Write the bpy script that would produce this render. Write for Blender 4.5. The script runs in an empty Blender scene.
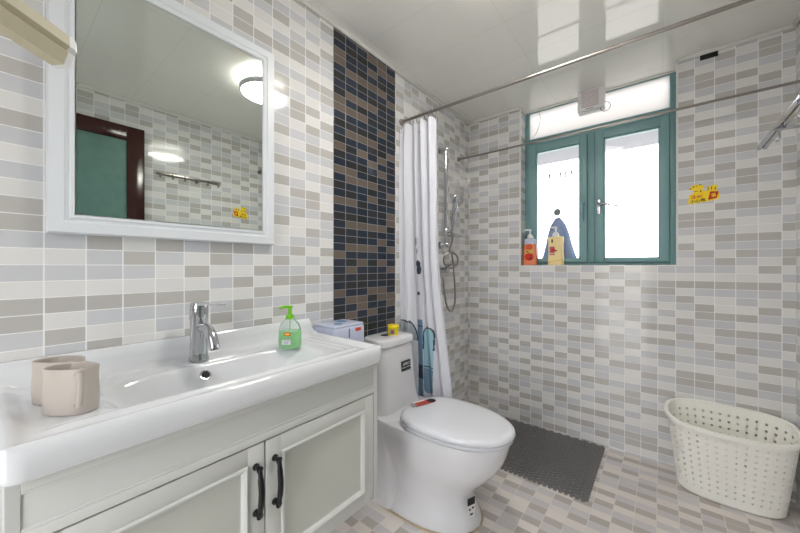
import bpy, bmesh, math, random
from mathutils import Vector, Matrix
SC = bpy.context.scene
COL = SC.collection
random.seed(4)
PI = math.pi
# ---------------------------------------------------------------- camera
cam = bpy.data.cameras.new('camera'); cam.sensor_width = 36; cam.lens = 36 * 327.24 / 800
cam.clip_start = 0.02
co = bpy.data.objects.new('camera', cam); COL.objects.link(co)
co.location = (0, 0, 1.156); co.rotation_euler = (PI / 2, 0, 0.6757)
SC.camera = co
# ---------------------------------------------------------------- light and exposure
WORLD_STRENGTH = 3.1
LAMP_STRENGTH = 22.0
SC.view_settings.view_transform = 'Standard'
SC.view_settings.look = 'None'
SC.view_settings.gamma = 1
SC.view_settings.use_curve_mapping = False
SC.view_settings.exposure = 1.2
SC.cycles.diffuse_bounces = 8
SC.cycles.max_bounces = 14
wd = bpy.data.worlds.new('sky'); SC.world = wd; wd.use_nodes = True
wn_ = wd.node_tree; tc_ = wn_.nodes.new('ShaderNodeTexCoord'); sp_ = wn_.nodes.new('ShaderNodeSeparateXYZ'); rp_ = wn_.nodes.new('ShaderNodeValToRGB')
wn_.links.new(tc_.outputs['Generated'], sp_.inputs[0]); wn_.links.new(sp_.outputs[2], rp_.inputs[0]); wn_.links.new(rp_.outputs[0], wn_.nodes['Background'].inputs[0])
# overcast sky above, darker ground below the horizon
rp_.color_ramp.elements[0].position = 0.0; rp_.color_ramp.elements[0].color = (0.48, 0.47, 0.46, 1)
rp_.color_ramp.elements[1].position = 0.03; rp_.color_ramp.elements[1].color = (0.96, 0.97, 1.0, 1)
wd.node_tree.nodes['Background'].inputs[1].default_value = WORLD_STRENGTH

# ---------------------------------------------------------------- materials
def lin(c):
    return tuple(((v / 255) / 12.92 if v <= 10 else (((v / 255) + 0.055) / 1.055) ** 2.4) for v in c) + (1,)
def mat(name, rgb, rough=0.4, metal=0.0, trans=0.0, noise=0.0, spec=0.5, coat=0.0, ior=1.45, sss=0.0):
    m = bpy.data.materials.new(name); m.use_nodes = True
    nt = m.node_tree; b = nt.nodes['Principled BSDF']
    b.inputs['Base Color'].default_value = lin(rgb); b.inputs['Roughness'].default_value = rough
    b.inputs['Metallic'].default_value = metal; b.inputs['Transmission Weight'].default_value = trans
    b.inputs['Specular IOR Level'].default_value = spec; b.inputs['Coat Weight'].default_value = coat
    b.inputs['Coat Roughness'].default_value = 0.05; b.inputs['IOR'].default_value = ior
    if noise:
        tc = nt.nodes.new('ShaderNodeTexCoord'); n = nt.nodes.new('ShaderNodeTexNoise'); n.inputs['Scale'].default_value = 14
        n.inputs['Detail'].default_value = 6
        mx = nt.nodes.new('ShaderNodeMix'); mx.data_type = 'RGBA'
        d = tuple(c * (1 - noise) for c in lin(rgb)[:3]) + (1,)
        mx.inputs['A'].default_value = lin(rgb); mx.inputs['B'].default_value = d
        nt.links.new(tc.outputs['Object'], n.inputs['Vector']); nt.links.new(n.outputs['Fac'], mx.inputs['Factor'])
        nt.links.new(mx.outputs['Result'], b.inputs['Base Color'])
    return m
def emis(name, rgb, s):
    m = mat(name, rgb); b = m.node_tree.nodes['Principled BSDF']
    b.inputs['Emission Color'].default_value = lin(rgb); b.inputs['Emission Strength'].default_value = s
    return m

def tile_mat(name, axis, w, h, ou, ov, cols, weights, grout, gw=0.0014, rough=0.075, streak=0.05, scale=1.0):
    """axis: which world axes run along the tile (u) and across (v)"""
    m = bpy.data.materials.new(name); m.use_nodes = True; nt = m.node_tree; N = nt.nodes; Lk = nt.links
    b = N['Principled BSDF']; g = N.new('ShaderNodeNewGeometry'); s = N.new('ShaderNodeSeparateXYZ')
    Lk.new(g.outputs['Position'], s.inputs[0])
    def math_(op, a, c=None, d=None):
        n = N.new('ShaderNodeMath'); n.operation = op
        for i, v in enumerate((a, c, d)):
            if v is None: continue
            if isinstance(v, (int, float)): n.inputs[i].default_value = v
            else: Lk.new(v, n.inputs[i])
        return n.outputs[0]
    U = math_('DIVIDE', math_('SUBTRACT', s.outputs[axis[0]], ou), w)
    V = math_('DIVIDE', math_('SUBTRACT', s.outputs[axis[1]], ov), h)
    fu, fv = math_('FLOOR', U), math_('FLOOR', V)
    cb = N.new('ShaderNodeCombineXYZ'); Lk.new(fu, cb.inputs[0]); Lk.new(fv, cb.inputs[1]); cb.inputs[2].default_value = 3.7
    wn = N.new('ShaderNodeTexWhiteNoise'); wn.noise_dimensions = '3D'; Lk.new(cb.outputs[0], wn.inputs['Vector'])
    # printed tiles cycle through their shades down a column; each block of rows starts anywhere in the cycle
    cc = N.new('ShaderNodeCombineXYZ'); Lk.new(fu, cc.inputs[0])
    wc = N.new('ShaderNodeTexWhiteNoise'); wc.noise_dimensions = '3D'; Lk.new(cc.outputs[0], wc.inputs['Vector'])
    blk = math_('FLOOR', math_('ADD', math_('DIVIDE', fv, 3.0), math_('MULTIPLY', wc.outputs['Value'], 3.0)))
    sgn = math_('SUBTRACT', math_('MULTIPLY', math_('GREATER_THAN', math_('FRACT', math_('MULTIPLY', wc.outputs['Value'], 7.3)), 0.5), 2.0), 1.0)
    c2 = N.new('ShaderNodeCombineXYZ'); Lk.new(fu, c2.inputs[0]); Lk.new(blk, c2.inputs[1]); c2.inputs[2].default_value = 1.3
    w2 = N.new('ShaderNodeTexWhiteNoise'); w2.noise_dimensions = '3D'; Lk.new(c2.outputs[0], w2.inputs['Vector'])
    nc = len(cols)
    ph = math_('FRACT', math_('DIVIDE', math_('ADD', math_('ADD', math_('MULTIPLY', fv, sgn), math_('FLOOR', math_('MULTIPLY', w2.outputs['Value'], float(nc)))), 300.5), float(nc)))
    cr = N.new('ShaderNodeValToRGB'); cr.color_ramp.interpolation = 'CONSTANT'
    el = cr.color_ramp.elements
    for i, c in enumerate(cols):
        e = el[0] if i == 0 else (el[1] if i == 1 else el.new(i / nc))
        e.position = i / nc; e.color = lin(c)
    Lk.new(ph, cr.inputs[0])
    # fine brushed streaks along the tile
    mp = N.new('ShaderNodeCombineXYZ'); Lk.new(math_('MULTIPLY', U, 1.4), mp.inputs[0]); Lk.new(math_('MULTIPLY', V, 22), mp.inputs[1])
    ns = N.new('ShaderNodeTexNoise'); ns.inputs['Scale'].default_value = 1.0; Lk.new(mp.outputs[0], ns.inputs['Vector'])
    hsv = N.new('ShaderNodeHueSaturation'); Lk.new(cr.outputs[0], hsv.inputs['Color'])
    Lk.new(math_('ADD', math_('ADD', .97 - streak / 2, math_('MULTIPLY', ns.outputs['Fac'], streak)), math_('MULTIPLY', wn.outputs['Value'], 0.06)), hsv.inputs['Value'])
    du = math_('MULTIPLY', math_('SUBTRACT', 0.5, math_('ABSOLUTE', math_('SUBTRACT', math_('FRACT', U), 0.5))), w)
    dv = math_('MULTIPLY', math_('SUBTRACT', 0.5, math_('ABSOLUTE', math_('SUBTRACT', math_('FRACT', V), 0.5))), h)
    dd = math_('MINIMUM', math_('MULTIPLY', du, 0.85), math_('MULTIPLY', dv, 1.2))
    mr = N.new('ShaderNodeMapRange'); Lk.new(dd, mr.inputs[0]); mr.inputs[1].default_value = gw * 0.6; mr.inputs[2].default_value = gw * 1.3
    mx = N.new('ShaderNodeMix'); mx.data_type = 'RGBA'; Lk.new(mr.outputs[0], mx.inputs['Factor'])
    mx.inputs['A'].default_value = lin(grout); Lk.new(hsv.outputs[0], mx.inputs['B'])
    Lk.new(mx.outputs['Result'], b.inputs['Base Color'])
    bp = N.new('ShaderNodeBump'); bp.inputs['Distance'].default_value = 0.0008; bp.inputs['Strength'].default_value = 0.5
    Lk.new(mr.outputs[0], bp.inputs['Height']); Lk.new(bp.outputs[0], b.inputs['Normal'])
    b.inputs['Roughness'].default_value = rough
    return m
LIGHT = [(190, 187, 183), (206, 207, 210), (227, 226, 224)]
LW = [0.24, 0.24, 0.18, 0.26, 0.08]
GR = (246, 246, 245)
T_left = tile_mat('wall_tiles_left', (1, 2), 0.0797, 0.0425, 0.0845, 1.118, LIGHT, LW, GR)
T_dark = tile_mat('dark_mosaic_tiles', (1, 2), 0.0787, 0.0386, 1.04, 1.118,
                  [(40, 41, 43), (98, 88, 79), (38, 46, 58), (44, 45, 48), (36, 44, 56), (104, 93, 84), (42, 50, 62)], [0.2, 0.25, 0.17, 0.16, 0.12, 0.1], (150, 150, 154), 0.0013, 0.07)
T_back = tile_mat('wall_tiles_back', (0, 2), 0.0809, 0.0425, 0.060, 1.118, LIGHT, LW, GR)
T_right = tile_mat('wall_tiles_right', (1, 2), 0.0809, 0.0425, 0.02, 1.118, LIGHT, LW, GR)
FL = [(187, 179, 174), (207, 203, 203), (226, 219, 213)]
T_floor = tile_mat('floor_tiles', (0, 1), 0.0809, 0.047, 0.060, 0.01, FL, LW, (226, 221, 215), 0.0013, 0.3)
def ceiling_mat():
    m = mat('glossy_ceiling_panels', (238, 237, 231), 0.06, spec=0.7)
    nt = m.node_tree; N = nt.nodes; Lk = nt.links; b = N['Principled BSDF']
    g = N.new('ShaderNodeNewGeometry'); s = N.new('ShaderNodeSeparateXYZ'); Lk.new(g.outputs['Position'], s.inputs[0])
    def M(op, a, c):
        n = N.new('ShaderNodeMath'); n.operation = op
        for i, v in enumerate((a, c)):
            if isinstance(v, (int, float)): n.inputs[i].default_value = v
            elif v is not None: Lk.new(v, n.inputs[i])
        return n.outputs[0]
    def edge(o, off, w):
        f = M('FRACT', M('DIVIDE', M('SUBTRACT', o, off), w), None)
        return M('MULTIPLY', M('SUBTRACT', 0.5, M('ABSOLUTE', M('SUBTRACT', f, 0.5), None)), w)
    d = M('MINIMUM', edge(s.outputs[0], -0.597, 0.6), edge(s.outputs[1], -0.005, 0.3125))
    mr = N.new('ShaderNodeMapRange'); Lk.new(d, mr.inputs[0]); mr.inputs[1].default_value = 0.0005; mr.inputs[2].default_value = 0.0016
    mx = N.new('ShaderNodeMix'); mx.data_type = 'RGBA'; Lk.new(mr.outputs[0], mx.inputs['Factor'])
    mx.inputs['A'].default_value = lin((222, 221, 216)); mx.inputs['B'].default_value = lin((240, 239, 233))
    Lk.new(mx.outputs['Result'], b.inputs['Base Color'])
    bp = N.new('ShaderNodeBump'); bp.inputs['Distance'].default_value = 0.0006; bp.inputs['Strength'].default_value = 0.5
    ns = N.new('ShaderNodeTexNoise'); ns.inputs['Scale'].default_value = 2.2
    Lk.new(g.outputs['Position'], ns.inputs['Vector'])
    bp2 = N.new('ShaderNodeBump'); bp2.inputs['Distance'].default_value = 0.004; bp2.inputs['Strength'].default_value = 0.3
    Lk.new(ns.outputs['Fac'], bp2.inputs['Height']); Lk.new(mr.outputs[0], bp.inputs['Height']); Lk.new(bp2.outputs[0], bp.inputs['Normal'])
    Lk.new(bp.outputs[0], b.inputs['Normal'])
    return m
def pane_mat(name, tint=(1, 1, 1), frost=0.0):
    m = bpy.data.materials.new(name); m.use_nodes = True; nt = m.node_tree; N = nt.nodes; Lk = nt.links
    N.remove(N['Principled BSDF']); out = N['Material Output']
    t = N.new('ShaderNodeBsdfTransparent'); t.inputs[0].default_value = tuple(tint) + (1,)
    g = N.new('ShaderNodeBsdfGlossy'); g.inputs['Roughness'].default_value = 0.03
    fr = N.new('ShaderNodeFresnel'); fr.inputs[0].default_value = 1.4
    mx = N.new('ShaderNodeMixShader'); Lk.new(fr.outputs[0], mx.inputs[0]); Lk.new(t.outputs[0], mx.inputs[1]); Lk.new(g.outputs[0], mx.inputs[2])
    last = mx
    if frost:
        tr = N.new('ShaderNodeBsdfTranslucent'); tr.inputs[0].default_value = (0.58, 0.565, 0.55, 1)
        m2 = N.new('ShaderNodeMixShader'); m2.inputs[0].default_value = frost
        Lk.new(mx.outputs[0], m2.inputs[1]); Lk.new(tr.outputs[0], m2.inputs[2]); last = m2
    Lk.new(last.outputs[0], out.inputs[0])
    return m
M = dict(
    ceiling=ceiling_mat(), trim=mat('white_trim', (222, 221, 216), 0.35),
    ceramic=mat('white_glazed_ceramic', (224, 226, 229), 0.08, coat=0.3),
    toilet=mat('white_toilet_ceramic', (224, 224, 227), 0.07, coat=0.3),
    lid=mat('white_seat_plastic', (224, 226, 232), 0.12, coat=0.2),
    cabinet=mat('painted_white_wood', (211, 212, 208), 0.35, noise=0.02),
    panel=mat('painted_panel', (204, 205, 197), 0.4, noise=0.03),
    mirror=mat('mirror_silver', (214, 220, 215), 0.0, metal=1.0),
    frame=mat('white_mirror_frame', (226, 230, 234), 0.35),
    chrome=mat('polished_chrome', (196, 198, 202), 0.13, metal=1.0),
    steel=mat('brushed_steel', (158, 152, 147), 0.30, metal=1.0),
    black=mat('black_iron', (28, 29, 31), 0.35, metal=0.3),
    hole=mat('dark_recess', (14, 14, 14), 0.6),
    mug=mat('beige_ceramic', (192, 183, 174), 0.4, noise=0.04),
    green_win=mat('teal_aluminium', (116, 154, 156), 0.4),
    sash=mat('teal_sash_aluminium', (124, 162, 164), 0.4),
    glass=pane_mat('window_glass'), frosted=pane_mat('white_film_glass', (1, 1, 1), 0.985),
    white=mat('white_plastic', (232, 232, 232), 0.3),
    cream=mat('cream_plastic', (196, 188, 160), 0.4), 
    curtain=mat('white_curtain', (222, 223, 230), 0.6),
    pale=mat('pale_blue_print', (160, 200, 214), 0.6), navy=mat('navy_print', (52, 66, 84), 0.6), bluegrey=mat('bluegrey_print', (120, 150, 176), 0.6), greyp=mat('grey_print', (170, 176, 184), 0.6),
    mat=mat('grey_rubber', (128, 126, 127), 0.6), basket=mat('cream_basket_plastic', (248, 247, 240), 0.35),
    door=mat('dark_brown_door', (66, 34, 32), 0.15, noise=0.4), doorglass=mat('green_frosted_glass', (112, 150, 142), 0.3, noise=0.35),
    yellow=mat('yellow_sticker', (255, 222, 30), 0.4), red=mat('red_ink', (205, 45, 35), 0.4), ink=mat('brown_ink', (110, 60, 10), 0.5), black_ink=mat('black_ink', (30, 28, 28), 0.5), white_ink=mat('white_ink', (235, 232, 230), 0.5),
    greenpump=mat('green_pump_plastic', (120, 200, 30), 0.3), greensoap=mat('green_soap', (130, 240, 120), 0.1, trans=0.1),
    clear=mat('clear_plastic', (232, 240, 236), 0.06, trans=0.75, ior=1.2),
    orange=mat('orange_soap', (244, 146, 104), 0.2), yellowb=mat('cream_bottle', (244, 222, 160), 0.3), ybd=mat('ochre_band', (226, 186, 92), 0.3),
    tub=mat('yellow_tub', (240, 214, 20), 0.3), lilac=mat('lilac_plastic', (196, 202, 224), 0.25), bluewrap=mat('blue_wrap', (120, 160, 200), 0.25),
    orange_l=mat('orange_label', (214, 96, 50), 0.4), label_green=mat('dark_green_label', (38, 52, 48), 0.3), grey=mat('grey_plastic', (150, 152, 156), 0.4),
    grille=mat('pinkish_grille', (206, 188, 190), 0.5), cloth=mat('slate_blue_cloth', (120, 134, 164), 0.8, noise=0.15), disc=mat('grey_green_cup', (120, 132, 128), 0.4),
    concrete=mat('pale_concrete', (118, 120, 124), 0.8), lamp=emis('lamp_diffuser_glow', (255, 251, 245), LAMP_STRENGTH), lampbase=emis('lamp_base_glow', (255, 250, 243), 8.0), lamprim=mat('lamp_rim', (206, 208, 214), 0.3),
    silicone=mat('yellowed_silicone', (190, 172, 140), 0.5), dullred=mat('dull_red_label', (186, 74, 62), 0.4), pink=mat('pink_label', (196, 90, 104), 0.4),
)

# ---------------------------------------------------------------- builders
ROOT = {}
def link(name, bm, m, parent=None, smooth=False, mats=None, origin=None):
    """one mesh object; bm is in world coordinates, origin at its parent's base (or its own base)"""
    bm.normal_update()
    me = bpy.data.meshes.new(name)
    if parent is not None: org = ROOT[parent.name]
    elif origin is not None: org = Vector(origin)
    else:
        xs = [v.co for v in bm.verts]
        org = Vector(((min(c.x for c in xs) + max(c.x for c in xs)) / 2, (min(c.y for c in xs) + max(c.y for c in xs)) / 2, min(c.z for c in xs)))
    bm.transform(Matrix.Translation(-org)); bm.to_mesh(me); bm.free()
    for mm in (mats or [m]): me.materials.append(mm)
    if smooth:
        for p in me.polygons: p.use_smooth = True
        if smooth != 'all':
            me.set_sharp_from_angle(angle=math.radians(40))
    o = bpy.data.objects.new(name, me); COL.objects.link(o)
    if parent is not None: o.parent = parent
    else: o.location = org
    ROOT[o.name] = org
    return o
def thing(name, loc, label, cat, group=None):
    o = bpy.data.objects.new(name, None); COL.objects.link(o); o.location = loc; o.empty_display_size = 0.05
    ROOT[o.name] = Vector(loc); return tag(o, label, cat, group)
def tag(o, label, cat, group=None, kind=None):
    o['label'] = label; o['category'] = cat
    if group: o['group'] = group
    if kind: o['kind'] = kind
    return o
def struct(o): o['kind'] = 'structure'; return o
def B(): return bmesh.new()
def box(bm, x0, x1, y0, y1, z0, z1, bev=0.0, seg=2):
    vs = [bm.verts.new((x, y, z)) for x in (x0, x1) for y in (y0, y1) for z in (z0, z1)]
    fs = [(0, 1, 3, 2), (4, 6, 7, 5), (0, 4, 5, 1), (2, 3, 7, 6), (0, 2, 6, 4), (1, 5, 7, 3)]
    F = [bm.faces.new([vs[i] for i in f]) for f in fs]
    if bev:
        es = set(e for f in F for e in f.edges)
        bmesh.ops.bevel(bm, geom=list(es), offset=bev, segments=seg, profile=0.5, affect='EDGES')
    return bm
def bx(*a, **k): return box(B(), *a, **k)
def rings(bm, rs, cap0=True, cap1=True, closed=True):
    V = [[bm.verts.new(p) for p in r] for r in rs]
    n = len(V[0])
    for a, b in zip(V[:-1], V[1:]):
        for i in range(n if closed else n - 1):
            j = (i + 1) % n
            bm.faces.new((a[i], a[j], b[j], b[i]))
    if cap0: bm.faces.new(list(reversed(V[0])))
    if cap1: bm.faces.new(V[-1])
    return V
def lathe(bm, c, prof, n=32, axis='z', sx=1.0, sy=1.0, caps=True):
    c = Vector(c); rs = []
    for r, h in prof:
        r = max(r, 1e-5); ring = []
        for k in range(n):
            a = 2 * PI * k / n; p = (r * math.cos(a) * sx, r * math.sin(a) * sy, h)
            if axis == 'x': p = (h, p[0], p[1])
            if axis == 'y': p = (p[1], h, p[0])
            ring.append(c + Vector(p))
        rs.append(ring)
    rings(bm, rs, caps, caps); return bm
def tube(bm, pts, r, n=12, closed=False):
    pts = [Vector(p) for p in pts]; N = len(pts); rs = []; up = None
    for i, p in enumerate(pts):
        if closed: t = pts[(i + 1) % N] - pts[i - 1]
        else: t = pts[min(i + 1, N - 1)] - pts[max(i - 1, 0)]
        t.normalize()
        if up is None:
            up = Vector((0, 0, 1)) if abs(t.z) < 0.9 else Vector((1, 0, 0))
        a = t.cross(up)
        if a.length < 1e-6: a = t.orthogonal()
        a.normalize(); b = a.cross(t).normalized(); up = b
        rr = r[i] if isinstance(r, (list, tuple)) else r
        rs.append([p + rr * (math.cos(2 * PI * k / n) * a + math.sin(2 * PI * k / n) * b) for k in range(n)])
    if closed:
        V = rings(bm, rs, False, False)
        for i in range(n):
            j = (i + 1) % n; bm.faces.new((V[-1][i], V[-1][j], V[0][j], V[0][i]))
    else: rings(bm, rs)
    bmesh.ops.recalc_face_normals(bm, faces=bm.faces[:])
    return bm
def prism(bm, pts, a, b):
    """polygon pts (3D), extruded by vector from a to b"""
    A = [bm.verts.new(Vector(p) + Vector(a)) for p in pts]; Bv = [bm.verts.new(Vector(p) + Vector(b)) for p in pts]; n = len(pts)
    bm.faces.new(A); bm.faces.new(list(reversed(Bv)))
    for i in range(n):
        j = (i + 1) % n; bm.faces.new((A[j], A[i], Bv[i], Bv[j]))
    bmesh.ops.recalc_face_normals(bm, faces=bm.faces[:]); return bm
def sm(a, b, t):
    t = min(1, max(0, (t - a) / (b - a))); return t * t * (3 - 2 * t)
def bez(pts, n=10):
    """Catmull-Rom through points"""
    P = [Vector(p) for p in pts]; P = [2 * P[0] - P[1]] + P + [2 * P[-1] - P[-2]]; out = []
    for i in range(1, len(P) - 2):
        for k in range(n):
            t = k / n; a, b, c, d = P[i - 1:i + 3]
            out.append(0.5 * ((2 * b) + (c - a) * t + (2 * a - 5 * b + 4 * c - d) * t * t + (3 * b - a - 3 * c + d) * t ** 3))
    return out + [P[-2]]
def text(name, s, size, m, parent, centre, right, up, off=0.0004, depth=0.0003, bold=0.0):
    cu = bpy.data.curves.new(name, 'FONT'); cu.body = s; cu.size = size; cu.align_x = 'CENTER'; cu.align_y = 'CENTER'; cu.extrude = depth; cu.offset = bold
    t = bpy.data.objects.new(name, cu); COL.objects.link(t)
    bpy.context.view_layer.update()
    me = bpy.data.meshes.new_from_object(t.evaluated_get(bpy.context.evaluated_depsgraph_get()))
    bpy.data.objects.remove(t); bpy.data.curves.remove(cu)
    r = Vector(right).normalized(); u = Vector(up).normalized(); n = r.cross(u); u = n.cross(r)
    mt = Matrix((r, u, n)).transposed().to_4x4(); mt.translation = Vector(centre) + n * off
    bm = B(); bm.from_mesh(me); bpy.data.meshes.remove(me)
    xs = [v.co for v in bm.verts]
    if xs:
        cx = (min(v.x for v in xs) + max(v.x for v in xs)) / 2; cy = (min(v.y for v in xs) + max(v.y for v in xs)) / 2
        bm.transform(mt @ Matrix.Translation((-cx, -cy, 0)))
    return link(name, bm, m, parent)

XL, XR, YB, YR, ZC = -1.25, 0.51, 2.458, -0.7, 2.342
WX0, WX1, WZ0, YF = -0.826, 0.068, 1.166, 2.58
# ---------------------------------------------------------------- setting
struct(link('floor', bx(XL - .1, XR + .1, YR - .1, YB + .25, -0.1, 0), T_floor))
struct(link('ceiling', bx(XL - .1, XR + .1, YR - .1, YB + .2, ZC, ZC + 0.08), M['ceiling']))
b = bx(XL - .1, XL, YR - .1, YB + .2, 0, ZC)
wl = struct(link('wall_left', b, T_left))
struct(link('wall_mosaic_strip', bx(XL - .005, XL + .0012, 1.04, 1.512, 0, ZC), T_dark))
struct(link('wall_right', bx(XR, XR + .1, YR - .1, YB + .2, 0, ZC), T_right))
DX0, DX1, DH = -.80, -.12, 2.05  # unseen doorway added in the rear wall to let in fill daylight
b = B(); box(b, XL, DX0, YR - .1, YR, 0, ZC); box(b, DX1, XR, YR - .1, YR, 0, ZC); box(b, DX0, DX1, YR - .1, YR, DH, ZC)
struct(link('wall_rear', b, T_back))
b = B(); box(b, DX0, DX0 + .05, YR - .11, YR + .012, 0, DH, bev=.003); box(b, DX1 - .05, DX1, YR - .11, YR + .012, 0, DH, bev=.003); box(b, DX0 + .05, DX1 - .05, YR - .11, YR + .012, DH - .05, DH, bev=.003)
struct(link('added_fill_doorway', b, M['door'], smooth=True))  # frame of the added opening, out of view
b = B()
box(b, XL, WX0, YB, YB + .17, 0, ZC); box(b, WX1, XR, YB, YB + .17, 0, ZC); box(b, WX0, WX1, YB, YB + .17, 0, WZ0)
struct(link('wall_back', b, T_back))
def trim(name, x0, x1, y0, y1, s=0.02):
    return struct(link(name, bx(x0, x1, y0, y1, ZC - s, ZC, bev=0.004), M['trim'], smooth=True))
trim('trim_1', XL, XL + .012, YR, YB); trim('trim_2', XL, WX0, YB - .012, YB); trim('trim_3', WX1, XR, YB - .012, YB)
trim('trim_4', XR - .012, XR, YR, YB); trim('trim_5', XL, XR, YR, YR + .012)
trim('trim_6', WX0, WX0 + .01, YB, YF); trim('trim_7', WX1 - .01, WX1, YB, YF); trim('trim_8', WX0, WX1, YF - .008, YF + .01, 0.012)
# white corner beads of the window recess
b = B(); box(b, WX0 - .003, WX0 + .006, YB - .003, YB + .006, WZ0, ZC - .02); box(b, WX1 - .006, WX1 + .003, YB - .003, YB + .006, WZ0, ZC - .02)
struct(link('trim_9', b, M['trim']))
# window
win = thing('window_1', (-.38, YF, WZ0), 'x', 'x'); del win['label']; del win['category']; struct(win)
y0, y1 = YF, YF + .05
b = B()
ZT0, ZT1 = 2.075, 2.125
box(b, WX0, -.800, y0, y1, WZ0, ZC, bev=.002); box(b, .036, WX1, y0, y1, WZ0, ZC, bev=.002)
box(b, -.800, .036, y0, y1, WZ0, 1.184, bev=.002); box(b, -.800, .036, y0, y1, ZT0, ZT1, bev=.002); box(b, -.800, .036, y0, y1, ZC - .012, ZC, bev=.001)
box(b, -.404, -.360, y0 - .004, y1, 1.184, ZT0, bev=.002)
for q in ((-.806, -.780, 1.178, ZT0 + .01), (.014, .040, 1.178, ZT0 + .01), (-.425, -.340, 1.178, ZT0 + .01), (-.80, .036, 1.178, 1.20), (-.80, .036, ZT0 - .02, ZT0 + .01)):
    box(b, q[0], q[1], y0 + .032, y1 - .002, q[2], q[3])
link('window_frame', b, M['green_win'], win, smooth=True)
def sash(x0, x1, gx0, gx1, gz0, gz1, hx, side):
    z0, z1 = 1.186, ZT0 - .002; ya, yb = y0 - .012, y0 + .03
    b = B()
    box(b, x0, gx0, ya, yb, z0, z1, bev=.002); box(b, gx1, x1, ya, yb, z0, z1, bev=.002)
    box(b, gx0, gx1, ya, yb, z0, gz0, bev=.002); box(b, gx0, gx1, ya, yb, gz1, z1, bev=.002)
    for (p, q, r_, s_) in ((gx0, gx0 + .008, gz0, gz1), (gx1 - .008, gx1, gz0, gz1), (gx0, gx1, gz0, gz0 + .008), (gx0, gx1, gz1 - .008, gz1)):
        box(b, p, q, ya + .012, yb, r_, s_)
    f = link('sash', b, M['sash'], win, smooth=True)
    link('pane', bx(gx0, gx1, ya + .024, ya + .028, gz0, gz1), M['glass'], f)
    b = B(); hz = 1.56
    box(b, hx - .012, hx + .012, ya - .008, ya, hz - .05, hz + .05, bev=.003)
    if side:
        tube(b, [(hx, ya - .006, hz + .02), (hx, ya - .03, hz + .02), (hx + .02, ya - .036, hz + .016), (hx + .115, ya - .036, hz - .012)], [.009, .009, .009, .006], 10)
    else:
        tube(b, [(hx, ya - .006, hz + .03), (hx, ya - .028, hz + .03), (hx, ya - .032, hz + .02), (hx, ya - .032, hz - .09)], [.009, .009, .008, .005], 10)
    link('sash_handle', b, M['chrome'] if side else M['sash'], f, smooth=True)
sash(-.798, -.406, -.747, -.450, 1.208, 2.02, -.428, False)
sash(-.358, .034, -.308, -.011, 1.208, 2.02, -.334, True)
link('transom_panel', bx(-.800, .036, y0 + .02, y0 + .026, ZT1, ZC - .012), M['frosted'], win)
# rear door on the right wall (seen in the mirror)
dr = thing('door_1', (XR, .2, 0), 'x', 'x'); del dr['label']; del dr['category']; struct(dr)
b = B()
D0, D1, DZ = -.20, .692, 2.14
box(b, XR - .03, XR - .0005, D0, D0 + .10, 0, DZ, bev=.004); box(b, XR - .03, XR - .0005, D1 - .10, D1, 0, DZ, bev=.004); box(b, XR - .03, XR - .0005, D0 + .1, D1 - .1, DZ - .10, DZ, bev=.004)
box(b, XR - .022, XR - .0005, D0 + .1, D1 - .1, 0, .35, bev=.003)
link('door_frame', b, M['door'], dr, smooth=True)
link('door_glass', bx(XR - .016, XR - .006, D0 + .1, D1 - .1, .35, DZ - .10), M['doorglass'], dr)
b = B(); tube(b, [(XR - .028, D1 - .05, 1.0), (XR - .07, D1 - .05, 1.0), (XR - .075, D1 - .07, 1.0), (XR - .075, D1 - .17, 1.0)], .009, 10)
link('door_handle', b, M['chrome'], dr, smooth=True)

# ---------------------------------------------------------------- outside
tag(link('roof_overhang', bx(-2.2, 1.6, 2.75, 3.45, 2.17, 2.27, bev=.005), M['concrete']), 'pale concrete roof overhang seen outside through the top of the panes', 'overhang')
cl = thing('clothes_line', (-.55, 3.1, 1.99), 'thin line with small dark pegs hung outside the left pane', 'clothes line')
b = B(); tube(b, [(-2.2, 3.1, 2.00), (-.7, 3.1, 1.965), (1.6, 3.1, 2.00)], .0025, 6); link('line', b, M['grey'], cl)
for sx_ in (-2.1, 1.5):
    b = B(); tube(b, [(sx_, 3.1, 1.99), (sx_, 3.1, 2.175)], .004, 6); link('hanger', b, M['grey'], cl)
for i in range(8):
    px = -.93 + i * .047 + random.uniform(-.01, .01)
    b = B(); box(b, px - .005, px + .005, 3.09, 3.11, 1.935 + random.uniform(-.01, .005), 1.98, bev=.001)
    link('peg', b, M['black_ink'], cl)

# ---------------------------------------------------------------- ceiling lamp
LX, LY = -.452, 1.105
lp = thing('ceiling_lamp', (LX, LY, ZC), 'round white glowing ceiling lamp with grey rim, mirrored in the wall mirror', 'lamp')
b = B(); lathe(b, (LX, LY, 0), [(.135, ZC - .001), (.135, ZC - .045), (.125, ZC - .046)], 48); link('lamp_base', b, M['lampbase'], lp, smooth=True)
b = B(); lathe(b, (LX, LY, 0), [(.135, ZC - .044), (.152, ZC - .046), (.157, ZC - .052), (.157, ZC - .074), (.152, ZC - .080), (.146, ZC - .080), (.146, ZC - .066)], 48); link('lamp_rim', b, M['lamprim'], lp, smooth=True)
b = B(); lathe(b, (LX, LY, 0), [(.1455, ZC - .070), (.144, ZC - .080), (.12, ZC - .090), (.07, ZC - .097), (.0, ZC - .099)], 48); link('diffuser', b, M['lamp'], lp, smooth=True)

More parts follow.
